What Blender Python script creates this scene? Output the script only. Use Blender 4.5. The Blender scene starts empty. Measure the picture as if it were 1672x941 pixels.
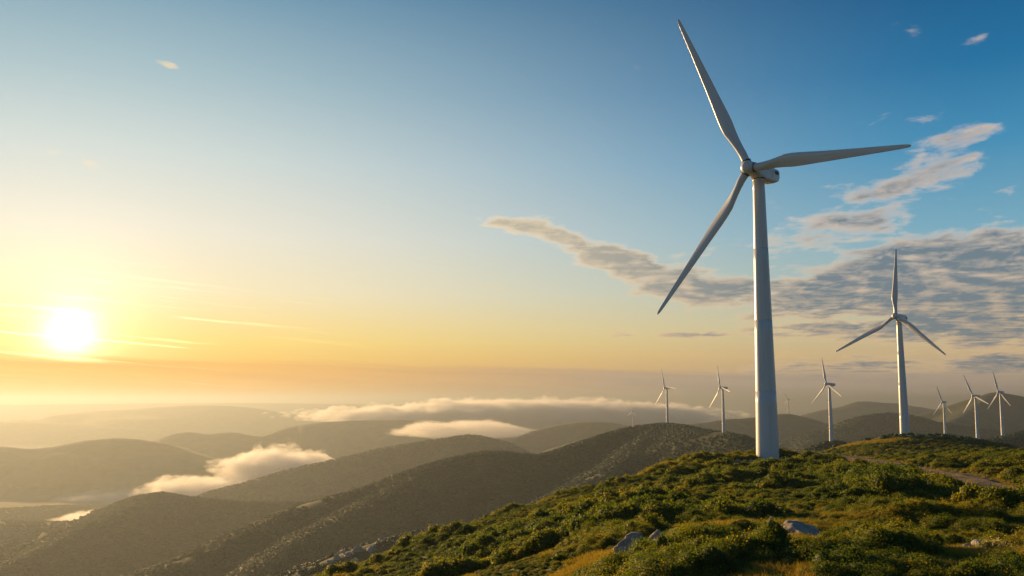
import bpy, math, random
import numpy as np
from mathutils import Vector, Matrix
R = math.radians
rng = np.random.default_rng(7)
random.seed(7)
C = bpy.context.scene.collection
SC = bpy.context.scene

# ------------------------------------------------------------------ camera
F = 1490.0; PITCH = math.atan(185 / F); CP, SP = math.cos(PITCH), math.sin(PITCH)
cam = bpy.data.cameras.new('camera'); camo = bpy.data.objects.new('camera', cam); C.objects.link(camo)
cam.sensor_width = 36; cam.lens = 36 * F / 1672; cam.clip_start = 0.1; cam.clip_end = 120000
camo.rotation_euler = (math.pi / 2 + PITCH, 0, 0); SC.camera = camo

def at(px, py, D):
    """surveyed bearing (px, py of the survey sketch) at forward distance D -> world point"""
    u = (px - 836) / F; v = -(py - 470.5) / F
    d = Vector((u, CP - v * SP, SP + v * CP)); return d * (D / d.y)
def azel(px, py):
    d = at(px, py, 1.0).normalized(); return math.degrees(math.atan2(d.x, d.y)), math.degrees(math.asin(d.z))

# ------------------------------------------------------------------ view
SC.view_settings.view_transform = 'Standard'; SC.view_settings.look = 'None'
SC.view_settings.gamma = 1; EXPO = 0.8; SC.view_settings.exposure = EXPO; SC.view_settings.use_curve_mapping = False
SC.render.engine = 'CYCLES'
SC.cycles.use_denoising = True
SC.cycles.volume_bounces = 2; SC.cycles.max_bounces = 6; SC.cycles.diffuse_bounces = 3
SC.cycles.transparent_max_bounces = 12
SC.cycles.volume_max_steps = 256; SC.cycles.volume_step_rate = 1.0

# ------------------------------------------------------------------ node helper
class S:
    def __init__(s, nt, sock): s.nt, s.s = nt, sock
    def _m(s, op, *a, clamp=False):
        n = s.nt.nodes.new('ShaderNodeMath'); n.operation = op; n.use_clamp = clamp
        for i, x in enumerate((s,) + a):
            if isinstance(x, S): s.nt.links.new(x.s, n.inputs[i])
            else: n.inputs[i].default_value = float(x)
        return S(s.nt, n.outputs[0])
    def __add__(s, o): return s._m('ADD', o)
    __radd__ = __add__
    def __sub__(s, o): return s._m('SUBTRACT', o)
    def __rsub__(s, o): return (s * -1.0) + o
    def __mul__(s, o): return s._m('MULTIPLY', o)
    __rmul__ = __mul__
    def __truediv__(s, o): return s._m('DIVIDE', o)
    def exp(s): return s._m('EXPONENT')
    def clamp(s): return s._m('ADD', 0.0, clamp=True)
    def max(s, o): return s._m('MAXIMUM', o)
    def min(s, o): return s._m('MINIMUM', o)
    def abs(s): return s._m('ABSOLUTE')
    def step(s, a, b):
        n = s.nt.nodes.new('ShaderNodeMapRange'); n.interpolation_type = 'SMOOTHSTEP'
        s.nt.links.new(s.s, n.inputs[0]); n.inputs[1].default_value = a; n.inputs[2].default_value = b
        return S(s.nt, n.outputs[0])
def vec(nt, x, y, z):
    n = nt.nodes.new('ShaderNodeCombineXYZ')
    for i, v in enumerate((x, y, z)):
        if isinstance(v, S): nt.links.new(v.s, n.inputs[i])
        else: n.inputs[i].default_value = v
    return S(nt, n.outputs[0])
def noise(nt, v, scale, detail=4, rough=0.55, dist=0.0, col=False):
    n = nt.nodes.new('ShaderNodeTexNoise'); n.inputs['Scale'].default_value = scale
    n.inputs['Detail'].default_value = detail; n.inputs['Roughness'].default_value = rough
    n.inputs['Distortion'].default_value = dist
    if v is not None: nt.links.new(v.s, n.inputs['Vector'])
    return S(nt, n.outputs['Color' if col else 'Fac'])
def mix(nt, fac, a, b, mode='MIX'):
    n = nt.nodes.new('ShaderNodeMix'); n.data_type = 'RGBA'; n.blend_type = mode
    for k, x in (('Factor', fac), ('A', a), ('B', b)):
        i = [q for q in n.inputs if q.name == k and (q.type == 'RGBA' or (k == 'Factor' and q.type == 'VALUE'))][0]
        if isinstance(x, S): nt.links.new(x.s, i)
        elif k == 'Factor': i.default_value = x
        else: i.default_value = (*x, 1)
    return S(nt, [q for q in n.outputs if q.type == 'RGBA'][0])
def ramp(nt, fac, stops):
    n = nt.nodes.new('ShaderNodeValToRGB'); e = n.color_ramp.elements
    while len(e) < len(stops): e.new(0.5)
    for el, (p, c) in zip(e, stops): el.position = p; el.color = (*c, 1)
    nt.links.new(fac.s, n.inputs[0]); return S(nt, n.outputs[0])
def lin(*c):
    return tuple(((x / 255 + 0.055) / 1.055) ** 2.4 if x > 10 else x / 255 / 12.92 for x in c)

# ------------------------------------------------------------------ sky and sun
SUN_A, SUN_E = azel(115, 545)
LAMP_A, LAMP_E = SUN_A - 9.0, SUN_E + 3.5
w = bpy.data.worlds.new('World'); SC.world = w; w.use_nodes = True
nt = w.node_tree; nt.nodes.clear()
wo = nt.nodes.new('ShaderNodeOutputWorld'); bg = nt.nodes.new('ShaderNodeBackground'); nt.links.new(bg.outputs[0], wo.inputs[0])
sky = nt.nodes.new('ShaderNodeTexSky'); sky.sky_type = 'NISHITA'; sky.sun_disc = False
sky.sun_elevation = R(LAMP_E); sky.sun_rotation = R(LAMP_A); sky.altitude = 500; sky.air_density = 1.0; sky.dust_density = 1.5; sky.ozone_density = 2.0
tc = nt.nodes.new('ShaderNodeTexCoord'); sep = nt.nodes.new('ShaderNodeSeparateXYZ'); nt.links.new(tc.outputs['Generated'], sep.inputs[0])
dx, dy, dz = (S(nt, o) for o in sep.outputs)
A = dx._m('ARCTAN2', dy) * (180 / math.pi); E_ = dz._m('ARCSINE') * (180 / math.pi)
dA = (A - SUN_A); dE = E_ - SUN_E
away = ((dA + 360.0)._m('WRAP', 180.0, -180.0).abs() / 55.0).clamp()
ef = ((E_ + 2.0) / 42.0).clamp()
def es(e): return (e + 2.0) / 42.0
near = ramp(nt, ef, [(es(-2), lin(236, 170, 84)), (es(1.2), lin(244, 176, 76)), (es(2.4), lin(250, 196, 92)), (es(3.6), lin(255, 218, 118)), (es(6.5), lin(250, 232, 188)),
                     (es(10), lin(238, 231, 212)), (es(14.5), lin(208, 218, 214)), (es(19), lin(166, 192, 200)), (es(25), lin(104, 150, 176)), (es(38), lin(40, 92, 130))])
far = ramp(nt, ef, [(es(-2), lin(170, 152, 140)), (es(1.2), lin(186, 164, 138)), (es(2.8), lin(206, 180, 138)), (es(4.5), lin(196, 190, 160)), (es(7), lin(160, 184, 184)),
                    (es(10), lin(118, 170, 192)), (es(14.5), lin(66, 142, 182)), (es(19), lin(30, 112, 160)), (es(25), lin(10, 82, 130)), (es(38), lin(8, 52, 92))])
base = mix(nt, away.step(0.0, 1.0), near, far)
rear = ((dA + 360.0)._m('WRAP', 180.0, -180.0)).abs().step(75, 140)
base = mix(nt, rear * 0.6, base, (0.05, 0.10, 0.17))
# layered cloud sheets, laid out on the dome by bearing and height
def blob(px, py, rx, ry, tilt=0.0, k=1.0):
    a, e = azel(px, py); c, s_ = math.cos(R(tilt)), math.sin(R(tilt)); deg = 180 / math.pi / F
    rx *= deg; ry *= deg
    u = (A - a) * c + (E_ - e) * s_; v = (E_ - e) * c - (A - a) * s_
    q = (u / rx) * (u / rx) + (v / ry) * (v / ry)
    return (q * -1.0).exp() * k
inv = (dz.max(0.0) + 0.035)
P = vec(nt, dx / inv, dy / inv, 0.0)
P2 = vec(nt, dx / inv + 0.05, dy / inv - 0.10, 0.0)
Q = vec(nt, A * 0.20, E_ * 0.56 - A * 0.035, 4.4); Q2 = vec(nt, A * 0.20 - 0.10, E_ * 0.56 - A * 0.035 - 0.10, 4.4)
def cl(p, q): return (noise(nt, p, 3.4, 6, 0.54, 0.5) - 0.5) * 0.5 + (noise(nt, q, 1.9, 8, 0.58, 0.3) - 0.5) * 0.95 + 0.5
n1 = cl(P, Q); n2 = cl(P2, Q2)
nb = noise(nt, P, 1.1, 4, 0.55)
cov = None
for b in [(1620, 440, 230, 58, 0, 1.2), (1400, 480, 200, 52, 0, 1.05), (1600, 510, 200, 55, 0, 1.2), (1160, 470, 150, 40, -8, 1.0), (1010, 425, 130, 30, -19, .95), (850, 368, 80, 15, -8, .8), (930, 392, 80, 20, -20, .8), (780, 357, 22, 8, 0, .6),
          (1110, 546, 120, 10, 0, .6), (1350, 540, 160, 18, 0, .8), (1620, 545, 120, 22, 0, .9), (1400, 605, 240, 26, 0, .75), (1650, 600, 160, 26, 0, .8), (1100, 622, 200, 14, 0, .6), (1565, 228, 60, 16, 4, .62), (1480, 300, 190, 40, 14, .50),
          (1360, 370, 180, 40, 10, .62), (1600, 330, 120, 30, 14, .34), (1510, 196, 60, 10, 14, .32), (280, 108, 22, 7, -12, .5), (820, 474, 45, 8, -8, .5), (430, 510, 40, 5, -5, .45), (90, 250, 60, 8, -8, .25)]:
    m = blob(*b); cov = m if cov is None else cov.max(m)
dens = (n1 - 0.5) * 1.5 + (nb - 0.5) * 1.1 + cov * 1.1
d1 = (dens - 0.33) / 0.44; d1 = d1.clamp().step(0, 1)
thick = ((dens - 0.48) / 0.34).clamp()
lit = ((n1 - n2) * 2.6 + 0.42).clamp()
warm = mix(nt, away.step(0.25, .95), lin(255, 228, 184), lin(232, 210, 190))
low = E_.step(11.0, 3.0)
warm = mix(nt, low, warm, lin(232, 196, 150))
grey = mix(nt, away.step(0.35, .85), lin(200, 186, 158), lin(106, 122, 134))
ccol = mix(nt, (thick * (1.25 - lit * 0.95)).clamp(), warm, grey)
skyc = mix(nt, d1 * 0.92, base, ccol)
# low brownish haze deck under the sun with thin bright streaks
st = noise(nt, vec(nt, A * 0.10, E_ * 1.9 + A * 0.10, 3.3), 1.0, 5, 0.6)
edge = E_ + (st - 0.5) * 1.3 + A * 0.018
deck = edge.step(2.25, 1.75) * (E_.step(-1.5, 0.5) * 0.25 + 0.75)
deckc = mix(nt, away.step(0.05, .75), lin(246, 176, 76), lin(178, 158, 140))
deckc = mix(nt, st.step(.35, .65) * .35, deckc, mix(nt, away.step(0.05, .7), lin(214, 146, 66), lin(148, 138, 132)))
skyc = mix(nt, deck * 0.85, skyc, deckc)
st2 = noise(nt, vec(nt, A * 0.07, E_ * 2.6 + A * 0.22, 9.1), 1.0, 4, 0.6)
band = (st2.step(0.56, 0.66)) * ((dE / 2.4) * (dE / 2.4) * -1.0).exp() * ((dA / 9.0) * (dA / 9.0) * -1.0).exp()
r2 = dA * dA + dE * dE * 1.1
rq = (r2 / 2.3) + 1.0
glow = (st2 * 2.2 + 2.2) / (rq * rq) + (r2 * -0.035).exp() * 0.24 * edge.step(1.3, 2.7)
g = nt.nodes.new('ShaderNodeVectorMath'); g.operation = 'SCALE'; g.inputs[0].default_value = (1.0, 0.84, 0.52)
nt.links.new((glow * edge.step(1.6, 2.4) + band * 0.8).s, g.inputs['Scale'])
add = mix(nt, 1.0, skyc, S(nt, g.outputs[0]), 'ADD')
# hand-set ramp colours carry the sky light, the physical sky adds only a trace
SKY_K = 0.06
nis = nt.nodes.new('ShaderNodeVectorMath'); nis.operation = 'SCALE'; nt.links.new(sky.outputs[0], nis.inputs[0]); nis.inputs['Scale'].default_value = SKY_K * 0.06
tot = mix(nt, 1.0, add, S(nt, nis.outputs[0]), 'ADD')
nt.links.new(tot.s, bg.inputs[0]); bg.inputs[1].default_value = 2 ** -EXPO

sun = bpy.data.lights.new('sun', 'SUN'); so = bpy.data.objects.new('sun', sun); C.objects.link(so)
sun.energy = 5.0; sun.angle = R(0.6); sun.color = (1.0, 0.61, 0.26)
sd = Vector((math.sin(R(LAMP_A)) * math.cos(R(LAMP_E)), math.cos(R(LAMP_A)) * math.cos(R(LAMP_E)), math.sin(R(LAMP_E))))
so.rotation_euler = sd.to_track_quat('Z', 'Y').to_euler()

# ------------------------------------------------------------------ object helpers
def tag(o, label=None, cat=None, group=None, kind=None):
    if label: o['label'] = label
    if cat: o['category'] = cat
    if group: o['group'] = group
    if kind: o['kind'] = kind
    return o
def empty(name, loc, rz=0.0):
    o = bpy.data.objects.new(name, None); C.objects.link(o); o.location = loc; o.rotation_euler.z = rz; return o
def mesh_np(name, V, Fc, mat=None, smooth=True, mats=None, mi=None):
    """V (n,3); Fc (m,k) array of equal polygons or list of lists"""
    me = bpy.data.meshes.new(name)
    if isinstance(Fc, np.ndarray):
        m, k = Fc.shape
        me.vertices.add(len(V)); me.vertices.foreach_set('co', np.asarray(V, np.float32).ravel())
        me.loops.add(m * k); me.loops.foreach_set('vertex_index', Fc.astype(np.int32).ravel())
        me.polygons.add(m); me.polygons.foreach_set('loop_start', np.arange(0, m * k, k, dtype=np.int32))
        me.update(calc_edges=True)
    else:
        me.from_pydata([tuple(v) for v in V], [], Fc)
    if smooth: me.polygons.foreach_set('use_smooth', np.ones(len(me.polygons), bool))
    if mat: me.materials.append(mat)
    for q in (mats or []): me.materials.append(q)
    if mi is not None: me.polygons.foreach_set('material_index', np.asarray(mi, np.int32))
    me.update(); return me
def obj(name, me, parent=None, link=True):
    o = bpy.data.objects.new(name, me)
    if link: C.objects.link(o)
    o.parent = parent; return o

# ------------------------------------------------------------------ numpy noise
def _h(i, j, s):
    n = (i.astype(np.int64) * 374761393 + j.astype(np.int64) * 668265263 + s * 974634777) & 0x7fffffff
    n = ((n ^ (n >> 13)) * 1274126177) & 0x7fffffff
    return ((n ^ (n >> 16)) & 0xffff) / 65535.0 * 2 - 1
def vnoise(x, y, s=0):
    i = np.floor(x); j = np.floor(y); u = x - i; v = y - j; i = i.astype(np.int64); j = j.astype(np.int64)
    u = u * u * u * (u * (u * 6 - 15) + 10); v = v * v * v * (v * (v * 6 - 15) + 10)
    a = _h(i, j, s); b = _h(i + 1, j, s); c = _h(i, j + 1, s); d = _h(i + 1, j + 1, s)
    return (a * (1 - u) + b * u) * (1 - v) + (c * (1 - u) + d * u) * v
def fbm(x, y, o=4, s=0, g=0.5):
    t = 0; a = 1.0; n = 0
    for k in range(o):
        c, q = math.cos(k * 1.1), math.sin(k * 1.1)
        t = t + a * vnoise(x * c - y * q, x * q + y * c, s + k * 7); n += a; a *= g; x = x * 2.03; y = y * 2.03
    return t / n
def sstep(a, b, x): t = np.clip((x - a) / (b - a), 0, 1); return t * t * (3 - 2 * t)

# ------------------------------------------------------------------ terrain
def W(l): return np.array([tuple(at(*p)) for p in l])
near_pts = W([(1254, 745, 238), (1300, 735, 262), (1235, 743, 245), (1130, 755, 230), (1060, 777, 215), (960, 800, 200), (860, 829, 185), (760, 856, 170), (640, 903, 152), (560, 935, 143), (490, 966, 135), (350, 1035, 120),
              (1300, 941, 36), (1672, 941, 33), (1305, 886, 52), (1040, 905, 52), (1072, 800, 150), (1200, 800, 135), (1200, 765, 200), (1200, 850, 78), (1400, 850, 66), (1400, 806, 105), (1400, 765, 180),
              (1640, 795, 112), (1560, 775, 150), (1480, 760, 190), (1400, 746, 230), (1340, 741, 262), (1672, 850, 66), (1560, 825, 85), (1672, 752, 230), (1560, 752, 260), (1450, 741, 330),
              (1800, 800, 120), (1800, 745, 260),
              (1380, 728, 520), (1420, 719, 545), (1480, 716, 559), (1540, 717, 560), (1600, 723, 540), (1660, 735, 520), (1500, 738, 450), (1400, 742, 440), (1340, 742, 500), (1700, 745, 480), (1760, 750, 420),
              (836, 941, 62), (836, 880, 112), (640, 962, 96), (1000, 860, 95), (950, 941, 52)])
extra = np.array([(0, 0, -7.3), (0, -60, -9), (80, 0, -6), (120, 60, -8), (-60, 0, -17), (-60, 60, -20), (-90, 120, -34), (15, 15, -7), (0, -200, -30), (200, -100, -20), (-200, -100, -60), (-150, 200, -72), (-110, 250, -85), (-60, 290, -85),
                  (-20, 300, -74), (20, 320, -62), (60, 360, -52), (95, 330, -32), (110, 400, -42), (-200, 100, -70), (170, 640, -62), (230, 660, -55), (300, 640, -58), (60, 560, -100), (0, 480, -120), (350, 500, -50), (350, 300, -25), (300, 150, -12), (300, 0, -15), (270, 700, -75), (150, 720, -100)])
ctl = np.vstack([near_pts, extra]); c2 = 12.0 ** 2
def _phi(a, b): return np.sqrt(((a[:, None, :] - b[None]) ** 2).sum(-1) + c2)
_K = _phi(ctl[:, :2], ctl[:, :2]); _n = len(ctl)
_M = np.zeros((_n + 3, _n + 3)); _M[:_n, :_n] = _K - np.eye(_n) * 0.02; _M[:_n, _n] = 1; _M[:_n, _n + 1:] = ctl[:, :2]; _M[_n, :_n] = 1; _M[_n + 1:, :_n] = ctl[:, :2].T
_w = np.linalg.solve(_M, np.concatenate([ctl[:, 2], [0, 0, 0]]))
def near_z(x, y):
    p = np.stack([x, y], 1); z = np.empty(len(p))
    for k in range(0, len(p), 20000):
        q = p[k:k + 20000]; z[k:k + 20000] = _phi(q, ctl[:, :2]) @ _w[:_n] + _w[_n] + q @ _w[_n + 1:]
    return z
def spline(P, n):
    P = np.asarray(P); t = np.arange(len(P)); s = np.linspace(0, len(P) - 1, n); out = []
    i = np.clip(np.floor(s).astype(int), 0, len(P) - 2); u = (s - i)[:, None]
    p0 = P[np.maximum(i - 1, 0)]; p1 = P[i]; p2 = P[i + 1]; p3 = P[np.minimum(i + 2, len(P) - 1)]
    return 0.5 * ((2 * p1) + (-p0 + p2) * u + (2 * p0 - 5 * p1 + 4 * p2 - p3) * u * u + (-p0 + 3 * p1 - 3 * p2 + p3) * u ** 3)
RIDGES = [  # crest (bearing x, bearing y, distance), slope, rounding, gully amplitude, gully size
    ('B', [(60, 1015, 1050), (250, 937, 1250), (400, 872, 1400), (460, 844, 1500), (540, 814, 1600), (600, 797, 1650), (700, 762, 1750), (760, 744, 1800), (805, 738, 1800), (870, 744, 1780), (900, 740, 1800), (960, 720, 1850), (1020, 702, 1900), (1070, 693, 1930), (1100, 694, 1900), (1140, 704, 1700), (1183, 707, 1575), (1230, 724, 1450), (1300, 745, 1350)], .46, 35, 30, 200),
    ('B2', [(1075, 696, 1900), (1040, 735, 1650), (985, 775, 1400), (930, 812, 1150)], .5, 20, 18, 150),
    ('B3', [(700, 766, 1740), (620, 815, 1500), (520, 865, 1330), (430, 925, 1150)], .5, 18, 18, 150),
    ('N', [(430, 965, 640), (545, 917, 690), (600, 894, 720), (680, 872, 760), (780, 856, 820)], .45, 15, 8, 90),
    ('C', [(-250, 848, 3000), (-50, 850, 2850), (130, 852, 2600), (180, 830, 2450), (225, 812, 2400), (262, 807, 2380), (300, 812, 2400), (380, 820, 2400), (450, 822, 2400), (520, 819, 2400), (600, 800, 2350), (680, 795, 2400)], .42, 35, 35, 260),
    ('C2', [(262, 809, 2370), (170, 850, 2100), (80, 895, 1900), (-40, 950, 1700)], .42, 30, 25, 220),
    ('D', [(150, 880, 3300), (320, 812, 3400), (400, 789, 3500), (470, 768, 3550), (560, 748, 3600), (650, 728, 3700), (720, 718, 3750), (770, 712, 3800), (830, 724, 3800), (870, 742, 3800), (950, 770, 3800)], .42, 40, 35, 300),
    ('D2', [(770, 716, 3780), (700, 760, 3300), (600, 800, 3000)], .42, 30, 30, 260),
    ('E', [(-300, 745, 5200), (-100, 733, 5200), (0, 729, 5200), (60, 732, 5200), (140, 719, 5200), (200, 716, 5200), (250, 722, 5100), (300, 737, 5000), (360, 752, 4900), (440, 768, 4800), (500, 782, 4700)], .36, 60, 50, 420),
    ('E2', [(-250, 800, 4300), (-100, 806, 4300), (0, 819, 4200), (80, 834, 4100), (150, 852, 4000)], .36, 60, 18, 400),
    ('F', [(180, 735, 6900), (250, 719, 6800), (300, 706, 6700), (340, 709, 6700), (380, 706, 6700), (425, 713, 6700), (480, 696, 6900), (530, 689, 6900), (620, 686, 7000), (690, 686, 7100), (760, 692, 7100), (850, 700, 7100), (950, 715, 7000)], .34, 60, 50, 500),
    ('G', [(780, 735, 5400), (840, 715, 5400), (900, 696, 5500), (960, 689, 5500), (1010, 692, 5500), (1060, 702, 5500), (1150, 712, 5400)], .36, 50, 45, 420),
    ('H', [(960, 716, 4600), (1034, 697, 4680), (1060, 700, 4650), (1110, 695, 4600), (1180, 686, 4600), (1230, 682, 4700), (1262, 677, 4800), (1290, 676, 4800), (1330, 686, 4700), (1380, 702, 4600), (1440, 715, 4500)], .36, 45, 45, 380),
    ('I', [(1290, 685, 8000), (1330, 672, 8000), (1370, 665, 8000), (1400, 656, 8000), (1440, 657, 8000), (1480, 661, 8000), (1520, 668, 8000), (1560, 672, 8000), (1640, 680, 8000)], .32, 60, 60, 500),
    ('K', [(1340, 705, 3600), (1390, 692, 3600), (1430, 677, 3700), (1480, 679, 3700), (1530, 690, 3600), (1600, 700, 3600)], .40, 40, 40, 320),
    ('J', [(1440, 700, 4600), (1480, 690, 4700), (1520, 673, 4800), (1560, 660, 4800), (1600, 647, 4800), (1625, 640, 4800), (1660, 646, 4800), (1720, 656, 4800), (1800, 672, 4800), (2000, 700, 4800)], .36, 45, 60, 420),
    ('J2', [(1610, 650, 4750), (1560, 685, 4100), (1500, 705, 3700)], .38, 30, 40, 300),
    ('L', [(1490, 750, 1850), (1541, 717, 1900), (1562, 716, 1800), (1596, 721, 1500), (1638, 716, 1520), (1680, 706, 1600), (1760, 698, 1700), (1900, 700, 1700)], .42, 25, 14, 160),
    ('M', [(1270, 760, 1250), (1330, 730, 1215), (1358, 722, 1215), (1385, 728, 1240), (1440, 750, 1300)], .42, 10, 5, 100),
    ('X', [(150, 672, 13500), (230, 667, 13500), (320, 662, 13500), (400, 665, 13500), (470, 676, 13500), (540, 692, 13500)], .16, 120, 50, 1200),
    ('X2', [(-260, 688, 12000), (-100, 686, 12000), (60, 690, 12000), (170, 695, 12000), (250, 703, 12000)], .16, 100, 40, 1200),
    ('X3', [(-300, 664, 21000), (100, 660, 21000), (400, 658, 21000), (700, 662, 21000)], .16, 120, 50, 1500),
]
for r in RIDGES: r[1][:] = [tuple(q) for q in spline(W(r[1]), max(12, len(r[1]) * 3))]
SEA = -480.0
def smax(a, b, k): h = np.clip(0.5 + 0.5 * (a - b) / k, 0, 1); return b * (1 - h) + a * h + k * h * (1 - h)
def terrain_z(x, y, detail=True):
    x = np.asarray(x, float).ravel(); y = np.asarray(y, float).ravel(); r = np.hypot(x, y)
    land = -440 + 25 * fbm(x / 900, y / 900, 3, 5)
    wet = sstep(6800, 9000, y + 0.35 * x * 0) * sstep(1500, -3000, x)
    z = land * (1 - wet) + (SEA - 25) * wet
    z = np.where(r > 9500, np.minimum(z, SEA - 20 + 60 * sstep(0, 6000, x)), z)
    g1 = {}
    for nm, cr, sl, rd, ga, gs in RIDGES:
        ga = ga * 1.4
        cr = np.asarray(cr); reach = (cr[:, 2].max() + 520) / sl * 1.15
        m = np.where((x > cr[:, 0].min() - reach) & (x < cr[:, 0].max() + reach) & (y > cr[:, 1].min() - reach) & (y < cr[:, 1].max() + reach))[0]
        if not len(m): continue
        X = x[m]; Y = y[m]
        wx = X + gs * 0.25 * vnoise(X / gs, Y / gs, 31); wy = Y + gs * 0.25 * vnoise(X / gs, Y / gs, 37)
        near0 = None; bd = np.full(len(m), 1e18); bh = np.zeros(len(m)); bd0 = np.full(len(m), 1e18)
        for a, b in zip(cr[:-1], cr[1:]):
            e = b[:2] - a[:2]; L2 = e @ e + 1e-9
            t = np.clip(((X - a[0]) * e[0] + (Y - a[1]) * e[1]) / L2, 0, 1)
            d = (X - a[0] - t * e[0]) ** 2 + (Y - a[1] - t * e[1]) ** 2
            u = d < bd; bd = np.where(u, d, bd); bh = np.where(u, a[2] + t * (b[2] - a[2]), bh)
        d = np.sqrt(bd)
        am = sstep(0, gs * 1.2, d)
        gul = 1 - np.abs(fbm(wx / gs, wy / gs, 4, 11, .55)) * 2.2
        zz = bh - sl * (np.sqrt(d * d + rd * rd) - rd) * (1 + 0.18 * vnoise(X / gs / 2, Y / gs / 2, 3)) + ga * am * gul - ga * am * 0.6
        zz += ga * (0.06 + .22 * am) * fbm(X / (gs * .35), Y / (gs * .35), 4, 17) 
        z[m] = smax(zz, z[m], ga * 0.5)
    m = np.where(r < 1100)[0]
    if len(m):
        X, Y = x[m], y[m]; zn = near_z(X, Y)
        zn = zn - .8 * sstep(85, 150, np.hypot(X, Y))
        # the near hill rolls off into the valley
        zn = zn - 0.5 * np.maximum(0, np.hypot(X - 150, Y - 330) - 420)
        if detail: zn = zn + 0.35 * fbm(X / 9, Y / 9, 3, 41) * sstep(10, 40, r[m]) + 0.10 * fbm(X / 2.2, Y / 2.2, 3, 43)
        z[m] = np.where(r[m] < 1100, smax(zn, z[m], 6.0), z[m])
    return z
def tz(x, y): return float(terrain_z(np.array([x]), np.array([y]))[0])

def prin(mat): return mat.node_tree.nodes['Principled BSDF']
def material(name, rough=0.8):
    m = bpy.data.materials.new(name); m.use_nodes = True; p = prin(m); p.inputs['Roughness'].default_value = rough; p.inputs['Specular IOR Level'].default_value = 0.25; return m, m.node_tree, p
def geopos(nt):
    g = nt.nodes.new('ShaderNodeNewGeometry'); return S(nt, g.outputs['Position'])
def bump(nt, h, p, strength=0.4, dist=0.1):
    b = nt.nodes.new('ShaderNodeBump'); b.inputs['Strength'].default_value = strength; b.inputs['Distance'].default_value = dist
    nt.links.new(h.s, b.inputs['Height']); nt.links.new(b.outputs[0], p.inputs['Normal'])

m_ground, gnt, gp = material('ground', 0.95)
pos = geopos(gnt)
att = gnt.nodes.new('ShaderNodeAttribute'); att.attribute_name = 'dry'
dry = S(gnt, att.outputs['Fac'])
nn = noise(gnt, pos, 0.012, 6, 0.6); nf = noise(gnt, pos, 0.9, 6, 0.65); ns = noise(gnt, pos, 6.0, 4, .6)
green = mix(gnt, nn.step(0.4, 0.62), (0.035, 0.055, 0.014), (0.075, 0.085, 0.022))
grass = mix(gnt, nf.step(0.35, 0.65), (0.16, 0.13, 0.03), (0.085, 0.10, 0.02))
soil = mix(gnt, ns.step(0.35, 0.65), (0.20, 0.14, 0.085), (0.11, 0.085, 0.05))
grass = mix(gnt, nf.step(0.62, 0.72), grass, soil)
gcol = mix(gnt, (dry + (nf - 0.5) * 0.5).clamp(), green, grass)
gnt.links.new(gcol.s, gp.inputs['Base Color'])
bump(gnt, nf + ns * 0.3, gp, 0.6, 0.25)

# one sheet out to the horizon, fine ahead, coarse behind
az = np.concatenate([np.linspace(-180, -42, 30)[:-1], np.linspace(-42, 42, 860), np.linspace(42, 180, 30)[1:]])
rr = np.concatenate([[0.0], np.geomspace(4, 40000, 880)])
NA, NR = len(az), len(rr)
Rg, Ag = np.meshgrid(rr, np.radians(az), indexing='ij')
X = (Rg * np.sin(Ag)).ravel(); Y = (Rg * np.cos(Ag)).ravel()
Z = terrain_z(X, Y)
i = np.arange(NR - 1)[:, None] * NA + np.arange(NA - 1)[None]
Fq = np.stack([i, i + 1, i + NA + 1, i + NA], -1).reshape(-1, 4)[:, ::-1]
me = mesh_np('terrain', np.stack([X, Y, Z], 1), Fq, m_ground)
dryv = (sstep(700, 250, np.hypot(X, Y)) * 0.75 + 0.2 * sstep(60, 20, Y)) .astype(np.float32)
kn = at(1440, 725, 540); dryv += 0.5 * np.exp(-((X - kn.x) ** 2 + (Y - kn.y) ** 2) / 55 ** 2)
a_ = me.attributes.new('dry', 'FLOAT', 'POINT'); a_.data.foreach_set('value', dryv.astype(np.float32))
terr = tag(obj('terrain', me), kind='structure')

# sea
m_sea, snt, sp_ = material('sea', 0.12); sp_.inputs['Base Color'].default_value = (0.02, 0.04, 0.05, 1); sp_.inputs['Specular IOR Level'].default_value = 0.5
bump(snt, noise(snt, geopos(snt), 0.05, 3, .5), sp_, 0.15, 1.0)
th = np.linspace(0, 2 * np.pi, 97)[:-1]
V = [(0, 0, SEA)] + [(40000 * math.cos(t), 40000 * math.sin(t), SEA) for t in th]
tag(obj('sea', mesh_np('sea', V, [[0, 1 + k, 1 + (k + 1) % 96] for k in range(96)], m_sea, False)), kind='structure')

# haze
def volmat(name, col, dens, an):
    m = bpy.data.materials.new(name); m.use_nodes = True; t = m.node_tree; t.nodes.clear()
    o = t.nodes.new('ShaderNodeOutputMaterial'); v = t.nodes.new('ShaderNodeVolumePrincipled'); t.links.new(v.outputs[0], o.inputs['Volume'])
    v.inputs['Color'].default_value = (*col, 1); v.inputs['Density'].default_value = dens; v.inputs['Anisotropy'].default_value = an
    return m, t, v
HAZE = 1 / 10000
m_haze, _, _ = volmat('haze', (0.30, 0.35, 0.39), HAZE, 0.54)
b = 41000; zb, zt = -540, 125
V = [(x, y, z) for z in (zb, zt) for x, y in ((-b, -b), (b, -b), (b, b), (-b, b))]
haze = obj('haze', mesh_np('haze', V, [[3, 2, 1, 0], [4, 5, 6, 7], [0, 1, 5, 4], [1, 2, 6, 5], [2, 3, 7, 6], [3, 0, 4, 7]], m_haze, False))
tag(haze, kind='stuff')

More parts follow.
